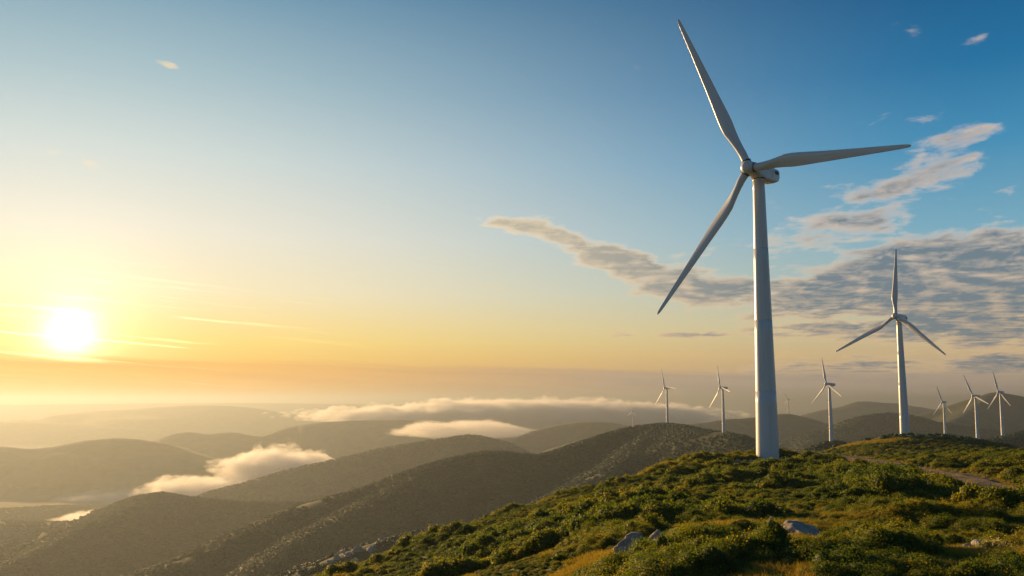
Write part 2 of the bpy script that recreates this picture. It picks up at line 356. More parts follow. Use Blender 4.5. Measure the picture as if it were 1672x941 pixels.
# ------------------------------------------------------------------ fog banks
m_fog, ft, fv = volmat('fog', (0.97, 0.97, 0.97), 0.02, 0.45)
def fog(prof, D, depth, dens, label, lump=1.0, seed=0, skew=0.0):
    """prof: (bearing x, top bearing y, bottom bearing y)"""
    T = np.array([tuple(at(a, t - 5, D)) for a, t, b_ in prof]); B = np.array([tuple(at(a, b_, D)) for a, t, b_ in prof])
    n = 220; k = 72
    T = spline(T, n); B = spline(B, n); V = []
    s = np.linspace(0, 1, n)
    for q in range(n):
        taper = math.sin(math.pi * min(1, max(0, s[q]))) ** 0.5
        zc = (T[q, 2] * 0.3 + B[q, 2] * 0.7); ht = T[q, 2] - zc; hb = zc - B[q, 2]
        for j in range(k):
            a = 2 * math.pi * j / k; c, sn = math.cos(a), math.sin(a)
            yy = T[q, 1] + depth * taper * c + skew * (s[q] - .5)
            zz = zc + (ht if sn > 0 else hb) * sn * max(taper, .05)
            V.append((T[q, 0], yy, zz))
    V = np.array(V); span = T[-1, 0] - T[0, 0]; hh = (T[:, 2] - B[:, 2]).mean()
    ls = hh * 1.3
    nz = np.abs(fbm(V[:, 0] / ls, V[:, 1] / ls + V[:, 2] / ls * 1.7, 5, 60 + seed, .6))
    cx = np.repeat(np.arange(n), k); up = np.maximum(0, V[:, 2] - (T[cx, 2] * .3 + B[cx, 2] * .7)) / hh
    V[:, 2] += lump * hh * (nz - 0.25) * (0.15 + up * .6)
    n2_ = np.abs(fbm(V[:, 0] / ls * 3.1, V[:, 1] / ls * 3.1 + V[:, 2] / ls * 3, 4, 90 + seed, .6)); V[:, 2] += lump * hh * (n2_ - .25) * (.06 + up * .35)
    V[:, 0] += lump * ls * .3 * fbm(V[:, 1] / ls, V[:, 2] / ls, 3, 80 + seed)
    Fc = [[q * k + j, q * k + (j + 1) % k, (q + 1) * k + (j + 1) % k, (q + 1) * k + j] for q in range(n - 1) for j in range(k)]
    Fc += [list(range(k))[::-1], [(n - 1) * k + j for j in range(k)]]
    m = m_fog.copy(); m.name = 'fog'; t_ = m.node_tree; pv = t_.nodes['Principled Volume']
    pass; tcf = t_.nodes.new('ShaderNodeTexCoord'); gsp = t_.nodes.new('ShaderNodeSeparateXYZ'); t_.links.new(tcf.outputs['Generated'], gsp.inputs[0])
    gx, gy, gz = (S(t_, q_) for q_ in gsp.outputs)
    pf0 = geopos(t_); mpf = t_.nodes.new('ShaderNodeMapping'); mpf.inputs['Scale'].default_value = (.7, .5, 1.9); t_.links.new(pf0.s, mpf.inputs[0]); pf = S(t_, mpf.outputs[0]); m.cycles.volume_step_rate = .2; nfz = noise(t_, pf, 1.0 / (hh * .5), 4, .62)
    fall = (gx.step(0, .3) * gx.step(1, .7)) * gy.step(0, .3) * gy.step(1, .7) * gz.step(1.0, .45)
    t_.links.new((((fall * 1.35 + (nfz - .5) * 3.6) - .42).clamp() * (dens * 2.2)).s, pv.inputs['Density'])
    return tag(obj('fog_bank', mesh_np('fog', V, Fc, m)), label, 'fog', 'banks of low fog between the hills', 'stuff')
fog([(330, 748, 760), (370, 745, 775), (410, 734, 790), (450, 729, 795), (490, 736, 790), (530, 741, 780), (560, 745, 765)], 4300, 330, 0.007, 'sunlit white fog bank with a crested top behind the long wooded ridge', 1.0, 1)
fog([(215, 795, 812), (245, 782, 815), (275, 776, 820), (320, 780, 820), (380, 777, 815), (430, 768, 805), (470, 764, 790)], 3950, 260, 0.007, 'smaller glowing fog wisp lying low beside the left wooded hill', .8, 2)
fog([(90, 842, 855), (130, 837, 862), (160, 834, 862), (190, 832, 855)], 3050, 160, 0.006, 'faint small fog sliver at far left behind the near dark hill', .8, 3)
fog([(610, 702, 708), (650, 698, 712), (690, 690, 714), (730, 693, 716), (775, 686, 716), (820, 691, 716), (860, 698, 714), (905, 705, 711)], 5600, 420, 0.0026, 'long thin fog bank lying in front of the flat distant ridge', .9, 4)
fog([(430, 672, 684), (500, 664, 690), (580, 663, 694), (660, 661, 698), (740, 654, 700), (810, 651, 700), (880, 655, 702), (960, 653, 702), (1040, 654, 700), (1120, 658, 700), (1200, 662, 698), (1280, 668, 694)], 8600, 1000, 0.005, 'long pink topped cloud bank stretched along the horizon', .9, 5)

fog([(-40, 826, 850), (40, 818, 850), (120, 808, 850), (200, 798, 850), (280, 790, 840), (350, 786, 830), (420, 780, 815)], 4300, 420, 0.0016, 'thin veil of mist lying across the left valley floor', .5, 6)

# ------------------------------------------------------------------ turbine
m_white, wt, wp = material('painted_white_steel', 0.32); wp.inputs['Specular IOR Level'].default_value = 0.5
tco = wt.nodes.new('ShaderNodeTexCoord'); oc = S(wt, tco.outputs['Object'])
mp = wt.nodes.new('ShaderNodeMapping'); mp.inputs['Scale'].default_value = (1.2, 1.2, 0.06); wt.links.new(oc.s, mp.inputs[0])
sn_ = noise(wt, S(wt, mp.outputs[0]), 1.0, 6, .65)
wt.links.new(mix(wt, sn_.step(.42, .78) * 0.55, (0.70, 0.71, 0.71), (0.50, 0.50, 0.48)).s, wp.inputs['Base Color'])
m_dark, _, dp = material('dark_seal', 0.6); dp.inputs['Base Color'].default_value = (0.03, 0.03, 0.032, 1)
m_conc, cnt, cp_ = material('concrete', 0.9)
cnt.links.new(mix(cnt, noise(cnt, geopos(cnt), 2.0, 5, .6).step(.3, .7), (0.42, 0.40, 0.36), (0.28, 0.26, 0.23)).s, cp_.inputs['Base Color'])

def lathe(prof, n=48, axis='z'):
    V = []; Fc = []
    for r, z in prof:
        for k in range(n):
            a = 2 * math.pi * k / n; V.append((r * math.cos(a), r * math.sin(a), z))
    for i in range(len(prof) - 1):
        for k in range(n): Fc.append([i * n + k, i * n + (k + 1) % n, (i + 1) * n + (k + 1) % n, (i + 1) * n + k])
    Fc.append(list(range(n))[::-1]); Fc.append([(len(prof) - 1) * n + k for k in range(n)])
    return V, Fc
def join(parts):
    V = []; Fc = []; mi = []
    for v, f, m in parts:
        o = len(V); V += [tuple(q) for q in v]; Fc += [[i + o for i in g] for g in f]; mi += [m] * len(f)
    return V, Fc, mi
def box(x0, x1, y0, y1, z0, z1):
    v = [(x, y, z) for z in (z0, z1) for x, y in ((x0, y0), (x1, y0), (x1, y1), (x0, y1))]
    return v, [[3, 2, 1, 0], [4, 5, 6, 7], [0, 1, 5, 4], [1, 2, 6, 5], [2, 3, 7, 6], [3, 0, 4, 7]]
HUB_H = 75.8; TOWER_H = 73.6; OVER = 5.2
def tower_mesh():
    prof = [(3.02, -4)]
    def rad(z): return 3.0 + (1.52 - 3.0) * (z / TOWER_H) ** 0.92
    secs = [0, 17.5, 36.0, 55.0, TOWER_H]
    for a, b2 in zip(secs[:-1], secs[1:]):
        for z in np.linspace(a, b2, 7)[:-1]: prof.append((rad(z), z))
        if b2 < TOWER_H: prof += [(rad(b2) , b2 - .12), (rad(b2) - .07, b2 - .1), (rad(b2) - .07, b2 - .03), (rad(b2), b2 - .01)]
    prof += [(rad(TOWER_H), TOWER_H - .5), (rad(TOWER_H) + .12, TOWER_H - .45), (rad(TOWER_H) + .12, TOWER_H)]
    prof.sort(key=lambda q: q[1])
    return lathe(prof, 64)
def blade_mesh():
    L = 45.0; n = 28; Vv = []; N = 64
    for i in range(N + 1):
        t = i / N; t = t if t < 1 else 1.0
        z = 1.2 + (L - 1.2) * t
        chord = np.interp(t, [0, .05, .11, .17, .22, .27, .33, .45, .6, .75, .88, .95, .985, 1], [2.1, 2.1, 2.2, 2.7, 3.3, 3.55, 3.4, 2.85, 2.3, 1.75, 1.3, 1.02, .75, .3])
        th = np.interp(t, [0, .04, .1, .2, .3, .5, .8, 1], [1.0, 1.0, .8, .42, .32, .24, .19, .16])
        tw = R(np.interp(t, [0, .1, .2, .4, .7, 1], [14, 14, 11, 6, 2, 0])) + R(3)
        circ = float(np.interp(t, [0, .05, .17], [1, 1, 0]))
        off = np.interp(t, [0, .06, .22, .5, 1], [0, 0, .75, .5, .22])     # trailing edge bulge, leading edge near straight
        pre = 1.4 * t * t
        for k in range(n):
            a = 2 * math.pi * k / n
            cx = math.cos(a); cy = math.sin(a)
            xa = 0.5 + 0.5 * cx
            hth = 0.5 * (2.969 * math.sqrt(max(xa, 0)) - 1.26 * xa - 3.516 * xa ** 2 + 2.843 * xa ** 3 - 1.036 * xa ** 4)
            ax = (0.5 - xa) * chord * 1.0; ay = (1 if cy >= 0 else -1) * abs(hth) * chord * th * (1.15 if cy > 0 else .8)
            ex = cx * chord / 2; ey = cy * chord * th / 2
            x = ex * circ + (-ax) * (1 - circ); y = ey * circ + ay * (1 - circ)
            x = -(x)  # leading edge towards -x
            x, y = x * math.cos(tw) - y * math.sin(tw), x * math.sin(tw) + y * math.cos(tw)
            Vv.append((x + off, y + pre, z))
    Fc = [[i * n + k, i * n + (k + 1) % n, (i + 1) * n + (k + 1) % n, (i + 1) * n + k] for i in range(N) for k in range(n)]
    Fc += [list(range(n))[::-1], [N * n + k for k in range(n)]]
    return Vv, Fc
def nacelle_mesh():
    # local: +Y towards the rotor, origin on the tower axis at hub height
    secs = [(3.3, 1.15, 1.25, -1.25), (2.9, 1.45, 1.6, -1.6), (1.8, 1.62, 1.85, -2.05), (-0.5, 1.75, 2.0, -2.3), (-4.0, 1.8, 2.05, -2.35), (-7.0, 1.8, 2.0, -2.1), (-8.6, 1.75, 1.95, -1.55), (-9.3, 1.6, 1.85, -1.0), (-9.5, 1.35, 1.6, -.7)]
    n = 40; V = []
    for y, hw, zt_, zb_ in secs:
        c = (zt_ + zb_) / 2; hh = (zt_ - zb_) / 2
        for k in range(n):
            a = 2 * math.pi * k / n; e = 0.42
            V.append((hw * math.copysign(abs(math.cos(a)) ** e, math.cos(a)), y, c + hh * math.copysign(abs(math.sin(a)) ** e, math.sin(a))))
    Fc = [[i * n + k, i * n + (k + 1) % n, (i + 1) * n + (k + 1) % n, (i + 1) * n + k] for i in range(len(secs) - 1) for k in range(n)]
    Fc += [list(range(n))[::-1], [(len(secs) - 1) * n + k for k in range(n)]]
    return V, Fc
def hub_mesh():
    # local +Z = rotor axis, nose at +Z
    prof = [(1.25, -2.1), (1.72, -2.0), (1.8, -1.6), (1.85, 0), (1.82, .9)] + [(1.82 * math.cos(a), .9 + 1.5 * math.sin(a)) for a in np.linspace(.15, 1.5, 9)]
    return lathe(prof, 48)
def to_mesh(name, vf, mat, smooth=True, extra=None):
    me = mesh_np(name, vf[0], vf[1], mat, smooth, mats=extra, mi=(vf[2] if len(vf) > 2 else None))
    return me
me_tower = to_mesh('tower', tower_mesh(), m_white)
me_blade = to_mesh('blade', blade_mesh(), m_white)
me_nac = to_mesh('nacelle', nacelle_mesh(), m_white)
me_hub = to_mesh('hub', hub_mesh(), m_white)
ringp = [(1.16, 0.0), (1.3, 0.0), (1.3, .34), (1.16, .34)]
me_ring = to_mesh('blade_collar', lathe(ringp, 40), m_dark, False)
me_bear = to_mesh('main_bearing', lathe([(1.35, -2.75), (1.35, -2.0)], 40), m_dark)
me_yaw = to_mesh('yaw_ring', lathe([(1.72, TOWER_H), (1.72, TOWER_H + .28)], 40), m_dark)
me_found = to_mesh('foundation', lathe([(4.1, -3.0), (4.1, .10), (3.9, .18), (3.05, .2)], 48), m_conc, False)
def panel_part(): # door: curved leaf proud of the tower wall
    V = []; n = 6; rad = 3.0
    for z in (.35, 2.75):
        for k in range(n + 1):
            a = (k / n - .5) * .36; V.append(((rad + .03) * math.sin(a), -(rad + .03) * math.cos(a), z))
    for z in (.35, 2.75):
        for k in range(n + 1):
            a = (k / n - .5) * .36; V.append(((rad - .1) * math.sin(a), -(rad - .1) * math.cos(a), z))
    m = n + 1; Fc = [[k, k + 1, m + k + 1, m + k] for k in range(n)] + [[2 * m + k + 1, 2 * m + k, 3 * m + k, 3 * m + k + 1] for k in range(n)]
    Fc += [[2 * m + k, 2 * m + k + 1, k + 1, k] for k in range(n)] + [[m + k, m + k + 1, 3 * m + k + 1, 3 * m + k] for k in range(n)] + [[0, m, 3 * m, 2 * m], [n, 2 * m + n, 3 * m + n, m + n]]
    return V, Fc
me_door = to_mesh('door', panel_part(), m_dark)
g = box(1.803, 1.84, -8.2, -6.2, .2, 1.1); vt = [(g[0], g[1], 0)]
for k in range(5): q = box(1.84, 1.87, -8.1, -6.3, .28 + k * .16, .34 + k * .16); vt.append((q[0], q[1], 0))
sl_ = box(1.803, 1.825, -8.0, 1.2, .62, .68); vt.append((sl_[0], sl_[1], 0))
sl_ = box(1.803, 1.825, -4.5, -4.42, -1.2, .62); vt.append((sl_[0], sl_[1], 0))
vt += [([(-x_, y_, z_) for x_, y_, z_ in v_], [f_[::-1] for f_ in fc_], 0) for v_, fc_, _ in list(vt)]
me_vent = to_mesh('vent', join(vt), m_dark, False)
g1_ = box(.6, .68, -8.0, -7.9, 1.9, 3.2); g2_ = box(.2, 1.1, -8.0, -7.92, 3.0, 3.08); g3_ = lathe([(.12, 3.08), (.14, 3.2), (.05, 3.35)], 8); g3_ = ([(x + .25, y - 7.96, z) for x, y, z in g3_[0]], g3_[1])
g4_ = ([(x + .8, y, z) for x, y, z in g3_[0]], g3_[1])
me_mast = to_mesh('weather_mast', join([(g1_[0], g1_[1], 0), (g2_[0], g2_[1], 0), (g3_[0], g3_[1], 0), (g4_[0], g4_[1], 0)]), m_dark, False)
def hatch():
    return box(-1.1, 1.1, -8.9, -6.4, 1.96, 2.55)
me_cool = to_mesh('cooler', hatch(), m_white, False)

def turbine(px, py, D, yaw, tilt, cone, blades, label, group=None, sink=0.3, hscale=1.0, cooler=False, big=False, over=OVER, basez=None):
    b0 = at(px, py, D); z0 = (tz(b0.x, b0.y) if basez is None else basez) - sink
    root = empty('wind_turbine', (b0.x, b0.y, z0)); tag(root, label, 'wind turbine', group)
    obj('tower', me_tower, root)
    a = R(yaw); t = R(tilt); c = R(cone)
    nrm = Vector((math.sin(a) * math.cos(t), -math.cos(a) * math.cos(t), math.sin(t))); r = Vector((math.cos(a), math.sin(a), 0)); u = r.cross(nrm); u = u if u.z > 0 else -u
    nh = Vector((nrm.x, nrm.y, 0)).normalized()
    hub_c = Vector((0, 0, HUB_H)) + nrm * over
    def frame(X_, Y_, Z_, loc):
        m = Matrix((X_, Y_, Z_)).transposed().to_4x4(); m.translation = loc; return m
    # nacelle local +Y -> nrm
    nx = nrm.cross(Vector((0, 0, 1))).normalized(); nz_ = nx.cross(nrm)
    na = obj('nacelle', me_nac, root); na.matrix_local = frame(nx, nrm, nz_, Vector((0, 0, HUB_H)))
    hb = obj('hub', me_hub, root); hb.matrix_local = frame(r, u if r.cross(u).dot(nrm) > 0 else -u, nrm, hub_c)
    if big:
        for me_, nm in ((me_vent, 'vent'), (me_mast, 'weather_mast')):
            obj(nm, me_, na)
        obj('main_bearing', me_bear, hb); obj('yaw_ring', me_yaw, root)
        obj('foundation', me_found, root); dr = obj('door', me_door, root); dr.rotation_euler.z = R(62)
    if cooler: obj('cooler', me_cool, na)
    for q, L in blades:
        q = R(q); d = (r * math.cos(q) + u * math.sin(q)); dd = d * math.cos(c) + nrm * math.sin(c)
        ccw = (u * math.cos(q) - r * math.sin(q)); nn_ = ccw.cross(dd) ; nn_ = nn_ if nn_.dot(nrm) > 0 else -nn_
        Yv = dd.cross(ccw)
        sx = 1.0
        m = frame(ccw, Yv, dd, hub_c); bo = obj('blade', me_blade, root)
        bo.matrix_local = m @ Matrix.Diagonal((1.0, (1.0 if Yv.dot(nrm) > 0 else -1.0), L / 45.0, 1))
        if big:
            cr = obj('blade_collar', me_ring, bo); cr.location = (0, 0, 1.62)
    return root
Gt = 'wind turbines along the ridges'
turbine(1254, 745, 238, -42, 0, 4, [(355.6, 42.9), (111.3, 48.0), (234.6, 45.9)], 'tallest white wind turbine, nearest, on the shrubby foreground hilltop', Gt, big=True, basez=-14.6)
turbine(1478, 715, 559, -45, 5, 2, [(319.6, 39.3), (86.7, 41.7), (209.2, 42.6)], 'second largest white turbine, standing on the bare grassy knoll right of the nearest one', Gt, cooler=True, big=True, sink=1.6)
turbine(1090, 692, 1930, -65, 5, 2, [(355.8, 44.0), (107.3, 43.5), (231.8, 45.0)], 'slim turbine on the rounded summit of the wooded ridge, left of the nearest turbine', Gt)
turbine(1182, 706, 1575, -68, 5, 2, [(346, 34.0), (101.5, 40), (234, 42)], 'slim turbine just left of the tall near tower, on the wooded ridge shoulder', Gt)
turbine(1358, 722, 1215, -65, 5, 2, [(330, 35.0), (100.8, 36), (228, 35)], 'grey turbine on a small scrubby mound between the two largest towers', Gt)
turbine(1544, 716, 1900, -55, 5, 2, [(312, 33), (107, 33), (236, 35)], 'smallest of the three turbines right of the grassy knoll, left of the other two', Gt)
turbine(1597, 722, 1470, -66, 5, 2, [(336, 34), (114.8, 38), (239.7, 33)], 'middle turbine of the three standing right of the grassy knoll', Gt)
turbine(1638, 717, 1560, -58, 5, 2, [(312, 33), (102, 36), (239, 34)], 'rightmost turbine, below the high blue mountain near the picture edge', Gt)
turbine(1288, 676, 4800, -60, 5, 2, [(0, 40), (120, 43), (240, 40)], 'tiny hazy turbine on top of the distant hill beyond the main tower', Gt)
turbine(1034, 697, 4680, -60, 5, 2, [(330, 40), (95, 40), (215, 40)], 'faint tiny turbine far off, left of the turbine on the rounded summit', Gt)
print('turbines done')

# ------------------------------------------------------------------ foliage
def leafmat(name, cols, trans=0.35, sat=None, scale=0.05):
    m = bpy.data.materials.new(name); m.use_nodes = True; t = m.node_tree; p = prin(m)
    oi = t.nodes.new('ShaderNodeObjectInfo'); rnd = S(t, oi.outputs['Random'])
    n = noise(t, geopos(t), scale, 4, .6); nn = noise(t, geopos(t), scale * 14, 3, .6)
    f = (rnd * 0.45 + (n - .5) * 1.5 + .28 + (nn - .5) * .5).clamp()
    c = ramp(t, f, [(i_ / (len(cols) - 1), q) for i_, q in enumerate(cols)])
    t.links.new(c.s, p.inputs['Base Color']); p.inputs['Roughness'].default_value = .6; p.inputs['Specular IOR Level'].default_value = .2
    tr = t.nodes.new('ShaderNodeBsdfTranslucent'); t.links.new(mix(t, 1.0, c, (2.3, 2.0, .5), 'MULTIPLY').s, tr.inputs[0])
    mx = t.nodes.new('ShaderNodeMixShader'); mx.inputs[0].default_value = trans
    t.links.new(p.outputs[0], mx.inputs[1]); t.links.new(tr.outputs[0], mx.inputs[2]); t.links.new(mx.outputs[0], t.nodes['Material Output'].inputs['Surface'])
    return m
m_leaf = leafmat('scrub_leaf', [(0.032, 0.065, 0.012), (0.060, 0.100, 0.014), (0.11, 0.135, 0.016), (0.21, 0.18, 0.018)], .5)
m_forest = leafmat('forest_leaf', [(0.016, 0.066, 0.030), (0.024, 0.088, 0.034), (0.040, 0.115, 0.036)], .02, scale=0.004)
m_grass = leafmat('grass_blade', [(0.10, 0.12, 0.02), (0.19, 0.16, 0.035), (0.30, 0.22, 0.065)], .4, scale=0.12)
m_yel = leafmat('yellow_leaf', [(0.30, 0.22, 0.02), (0.42, 0.30, 0.03)], .4)
m_twig, _, tp = material('twig', .9); tp.inputs['Base Color'].default_value = (0.09, 0.065, 0.045, 1)

def leaf_quads(P, N, size, rg, droop=0.0):
    n = len(P); up = rg.normal(size=(n, 3)); T = np.cross(N, up); T /= np.linalg.norm(T, axis=1)[:, None] + 1e-9; B = np.cross(N, T)
    s = size * rg.uniform(.6, 1.35, n)[:, None]
    V = np.stack([P - T * s, P - B * s * .5, P + T * s, P + B * s * .5], 1).reshape(-1, 3)
    return V, np.arange(n * 4).reshape(-1, 4)
def ico(sub):
    import bmesh
    bm = bmesh.new(); bmesh.ops.create_icosphere(bm, subdivisions=sub, radius=1); bm.verts.ensure_lookup_table()
    v = np.array([q.co[:] for q in bm.verts]); f = np.array([[k.index for k in q.verts] for q in bm.faces]); bm.free(); return v, f
ICO2 = ico(2); ICO1 = ico(1); ICO4 = ico(4)
def shrub_mesh(name, seed, nleaf, leaf, lobes=9, height=1.0, mat=m_leaf, yellow=0.03, jit=.55, flat=1.0):
    """a unit-radius shrub, base at z=0"""
    rg = np.random.default_rng(seed); L = []
    for k in range(lobes):
        a = rg.uniform(0, 6.283); d = rg.uniform(0, .68) ** .8; r = rg.uniform(.24, .46) * (1.15 - .45 * d)
        L.append((d * math.cos(a), d * math.sin(a), height * (rg.uniform(.35, .85) * (1 - .55 * d)), r))
    L.append((0, 0, height * .4, .55))
    Vs = []; Fs = []; o = 0
    for x, y, z, r in L:                                   # leafy inner mass
        v, f = ICO1; q = v * (r * .78) * (1 + .25 * rg.normal(size=(len(v), 1)))
        q = q * (1, 1, .85 * flat) + (x, y, z); q[:, 2] = np.maximum(q[:, 2], -.1); Vs.append(q); Fs.append(np.column_stack([f, f[:, 2]]) + o); o += len(v)
    ntri = sum(len(f) for f in Fs)
    ws = np.array([l[3] ** 2 for l in L]); ws /= ws.sum(); idx = rg.choice(len(L), nleaf, p=ws)
    D = rg.normal(size=(nleaf, 3)); D[:, 2] = np.abs(D[:, 2]) * .9 - .25; D /= np.linalg.norm(D, axis=1)[:, None]
    c = np.array(L)[idx]; clump = 1 + .18 * np.sin(D[:, 0] * 7 + idx) * np.cos(D[:, 1] * 6 + idx * 2) 
    rad = c[:, 3:4] * (rg.uniform(.78, 1.12, (nleaf, 1)) + (rg.random((nleaf, 1)) ** 6) * .45) * clump[:, None]
    P = c[:, :3] + D * rad * (1, 1, flat * .9); P[:, 2] = np.maximum(P[:, 2], 0.0)
    N = D + rg.normal(size=(nleaf, 3)) * jit; N /= np.linalg.norm(N, axis=1)[:, None]
    V, Fq_ = leaf_quads(P, N, leaf, rg)
    mi = np.concatenate([np.zeros(ntri, int), (rg.random(nleaf) < yellow).astype(int)])
    Va = np.vstack(Vs + [V]); tri = np.vstack(Fs); 
    # core triangles and leaf quads as one polygon soup
    me = bpy.data.meshes.new(name); me.vertices.add(len(Va)); me.vertices.foreach_set('co', Va.astype(np.float32).ravel())
    li = np.concatenate([tri[:, :3].ravel(), (Fq_ + o).ravel()]); me.loops.add(len(li)); me.loops.foreach_set('vertex_index', li.astype(np.int32))
    ls = np.concatenate([np.arange(len(tri)) * 3, len(tri) * 3 + np.arange(len(Fq_)) * 4]); me.polygons.add(len(ls)); me.polygons.foreach_set('loop_start', ls.astype(np.int32))
    me.materials.append(mat); me.materials.append(m_yel); me.polygons.foreach_set('material_index', mi.astype(np.int32)); me.update(calc_edges=True)
    return me
def source(name, meshes):
    c = bpy.data.collections.new(name)
    for k, me in enumerate(meshes): o = bpy.data.objects.new(f'{name}_{k:02d}', me); c.objects.link(o)
    return c
def scatter(name, pts, rot, scl, idx, coll, label, cat, tiltv=None):
    me = bpy.data.meshes.new(name); me.vertices.add(len(pts)); me.vertices.foreach_set('co', np.asarray(pts, np.float32).ravel())
    me.attributes.new('rot', 'FLOAT_VECTOR', 'POINT').data.foreach_set('vector', np.asarray(rot, np.float32).ravel())
    me.attributes.new('scl', 'FLOAT_VECTOR', 'POINT').data.foreach_set('vector', np.asarray(scl, np.float32).ravel())
    me.attributes.new('idx', 'INT', 'POINT').data.foreach_set('value', np.asarray(idx, np.int32))
    o = obj(name, me); tag(o, label, cat, kind='stuff')
    g = bpy.data.node_groups.new(name, 'GeometryNodeTree'); g.interface.new_socket('Geometry', in_out='INPUT', socket_type='NodeSocketGeometry'); g.interface.new_socket('Geometry', in_out='OUTPUT', socket_type='NodeSocketGeometry')
    a, z = g.nodes.new('NodeGroupInput'), g.nodes.new('NodeGroupOutput'); iop = g.nodes.new('GeometryNodeInstanceOnPoints'); ci = g.nodes.new('GeometryNodeCollectionInfo')
    ci.inputs['Collection'].default_value = coll; ci.inputs['Separate Children'].default_value = True; ci.inputs['Reset Children'].default_value = True
    def na(n_, ty):
        q = g.nodes.new('GeometryNodeInputNamedAttribute'); q.data_type = ty; q.inputs['Name'].default_value = n_; return [s for s in q.outputs if s.enabled][0]
    g.links.new(a.outputs[0], iop.inputs['Points']); g.links.new(ci.outputs[0], iop.inputs['Instance']); iop.inputs['Pick Instance'].default_value = True
    g.links.new(na('idx', 'INT'), iop.inputs['Instance Index']); g.links.new(na('rot', 'FLOAT_VECTOR'), iop.inputs['Rotation']); g.links.new(na('scl', 'FLOAT_VECTOR'), iop.inputs['Scale'])
    g.links.new(iop.outputs[0], z.inputs[0]); md = o.modifiers.new('scatter', 'NODES'); md.node_group = g; return o

# track centre line
TRK = spline(W([(1760, 812, 88), (1672, 799, 104), (1640, 792, 116), (1590, 780, 138), (1540, 769, 162), (1480, 758, 190), (1430, 750, 220), (1390, 744, 240), (1340, 741, 262), (1310, 741, 285)]), 60)[:, :2]
def trk_d(x, y): return np.sqrt(np.min((x[:, None] - TRK[None, :, 0]) ** 2 + (y[:, None] - TRK[None, :, 1]) ** 2, 1))
def proj(x, y, z):
    d = y * CP + z * SP; return 836 + F * x / d, 470.5 - F * (-y * SP + z * CP) / d
def cells(n, xr, yr, rg): return rg.uniform(*xr, n), rg.uniform(*yr, n)
def polar(n, a0, a1, r0, r1, rg, p=1.0):
    r = (r0 ** p + (r1 ** p - r0 ** p) * rg.random(n)) ** (1 / p); a = np.radians(rg.uniform(a0, a1, n)); return r * np.sin(a), r * np.cos(a)

# clearings of grass
CLR = [(at(1000, 920, 49.5), 3.2, 3.6), (at(1100, 900, 50.5), 3.8, 2.6), (at(1300, 893, 49), 1.9, 1.6), (at(1480, 722, 548), 42, 20), (at(1405, 728, 520), 26, 22), (at(1210, 750, 224), 9, 7), (at(1259, 870, 56), .6, .8), (at(1606, 920, 40.5), 3.0, 4.4)]
def clearing(x, y):
    c = np.zeros(len(x), bool)
    for p, a, b2 in CLR: c |= ((x - p.x) / a) ** 2 + ((y - p.y) / b2) ** 2 < 1
    return c
tw = at(1254, 745, 238)
def visible_field(x, y): return ((np.hypot(x - tw.x, y - tw.y) > 6.0) & ((np.abs(x - tw.x - 0.0) > 5) | (np.abs(y - tw.y + 9) > 9))) & (trk_d(x, y) > 7.0) & (trk_d(x * 1.06, y * 1.06) > 7.0) & (trk_d(x * 1.11, y * 1.11) > 5.0) & ~clearing(x, y)

near_src = source('near_shrub_source', [shrub_mesh('near_shrub', 100 + k, 4200, .034, 11, .9 + .15 * (k % 3), yellow=.10 if k % 3 == 0 else .02) for k in range(6)])
mid_src = source('mid_shrub_source', [shrub_mesh('mid_shrub', 200 + k, 1500, .062, 10, .9 + .1 * (k % 4), yellow=0.01) for k in range(6)])
far_src = source('tree_source', [shrub_mesh('canopy', 300 + k, 190, .15, 5, 1.0, mat=m_forest, yellow=0, jit=.22) for k in range(5)])

def poisson_thin(x, y, cell):
    k = np.floor(x / cell).astype(int) * 100003 + np.floor(y / cell).astype(int); _, u = np.unique(k, return_index=True); return x[u], y[u]
# low ground-hugging scrub, near zone
rg = np.random.default_rng(3)
x, y = polar(24000, -24, 36, 22, 78, rg, 2); x, y = poisson_thin(x, y, .72); x += rg.uniform(-.2, .2, len(x))
m = visible_field(x, y); x, y = x[m], y[m]
dn = fbm(x / 7, y / 7, 3, 90); m = dn > -2; x, y, dn = x[m], y[m], dn[m]
s = (0.45 + .6 * sstep(-.4, .5, dn)) * rg.uniform(.7, 1.3, len(x)); z = terrain_z(x, y) - .05
hs = s * (.5 + .55 * sstep(-.2, .5, dn)) * rg.uniform(.8, 1.2, len(x))
scatter('near_scrub', np.stack([x, y, z], 1), np.stack([rg.uniform(-.1, .1, len(x)), rg.uniform(-.1, .1, len(x)), rg.uniform(0, 6.28, len(x))], 1), np.stack([s, s, hs], 1), rg.integers(0, 6, len(x)), near_src, 'dense low green scrub with yellow specks covering the foreground slope', 'scrub')
print('near scrub', len(x))
x, y = polar(60000, -26, 36, 74, 300, rg, 2); x, y = poisson_thin(x, y, 1.3); x += rg.uniform(-.35, .35, len(x)); y += rg.uniform(-.35, .35, len(x))
m = visible_field(x, y); x, y = x[m], y[m]
dn = fbm(x / 14, y / 14, 3, 91); m = dn > -.8; x, y, dn = x[m], y[m], dn[m]
s = (.85 + 1.0 * sstep(-.35, .5, dn)) * rg.uniform(.7, 1.35, len(x)); z = terrain_z(x, y) - .1
hs = s * (.5 + .5 * sstep(-.3, .5, dn)) * rg.uniform(.8, 1.25, len(x))
scatter('hillside_scrub', np.stack([x, y, z], 1), np.stack([rg.uniform(-.1, .1, len(x)), rg.uniform(-.1, .1, len(x)), rg.uniform(0, 6.28, len(x))], 1), np.stack([s, s, hs], 1), rg.integers(0, 6, len(x)), mid_src, 'thick dark green bushes blanketing the hill below the nearest turbine', 'scrub')
print('mid scrub', len(x))
x, y = polar(30000, 5, 40, 290, 760, rg, 2); x, y = poisson_thin(x, y, 3.0)
m = visible_field(x, y); x, y = x[m], y[m]
dn = fbm(x / 30, y / 30, 3, 92); m = dn > -.35; x, y, dn = x[m], y[m], dn[m]
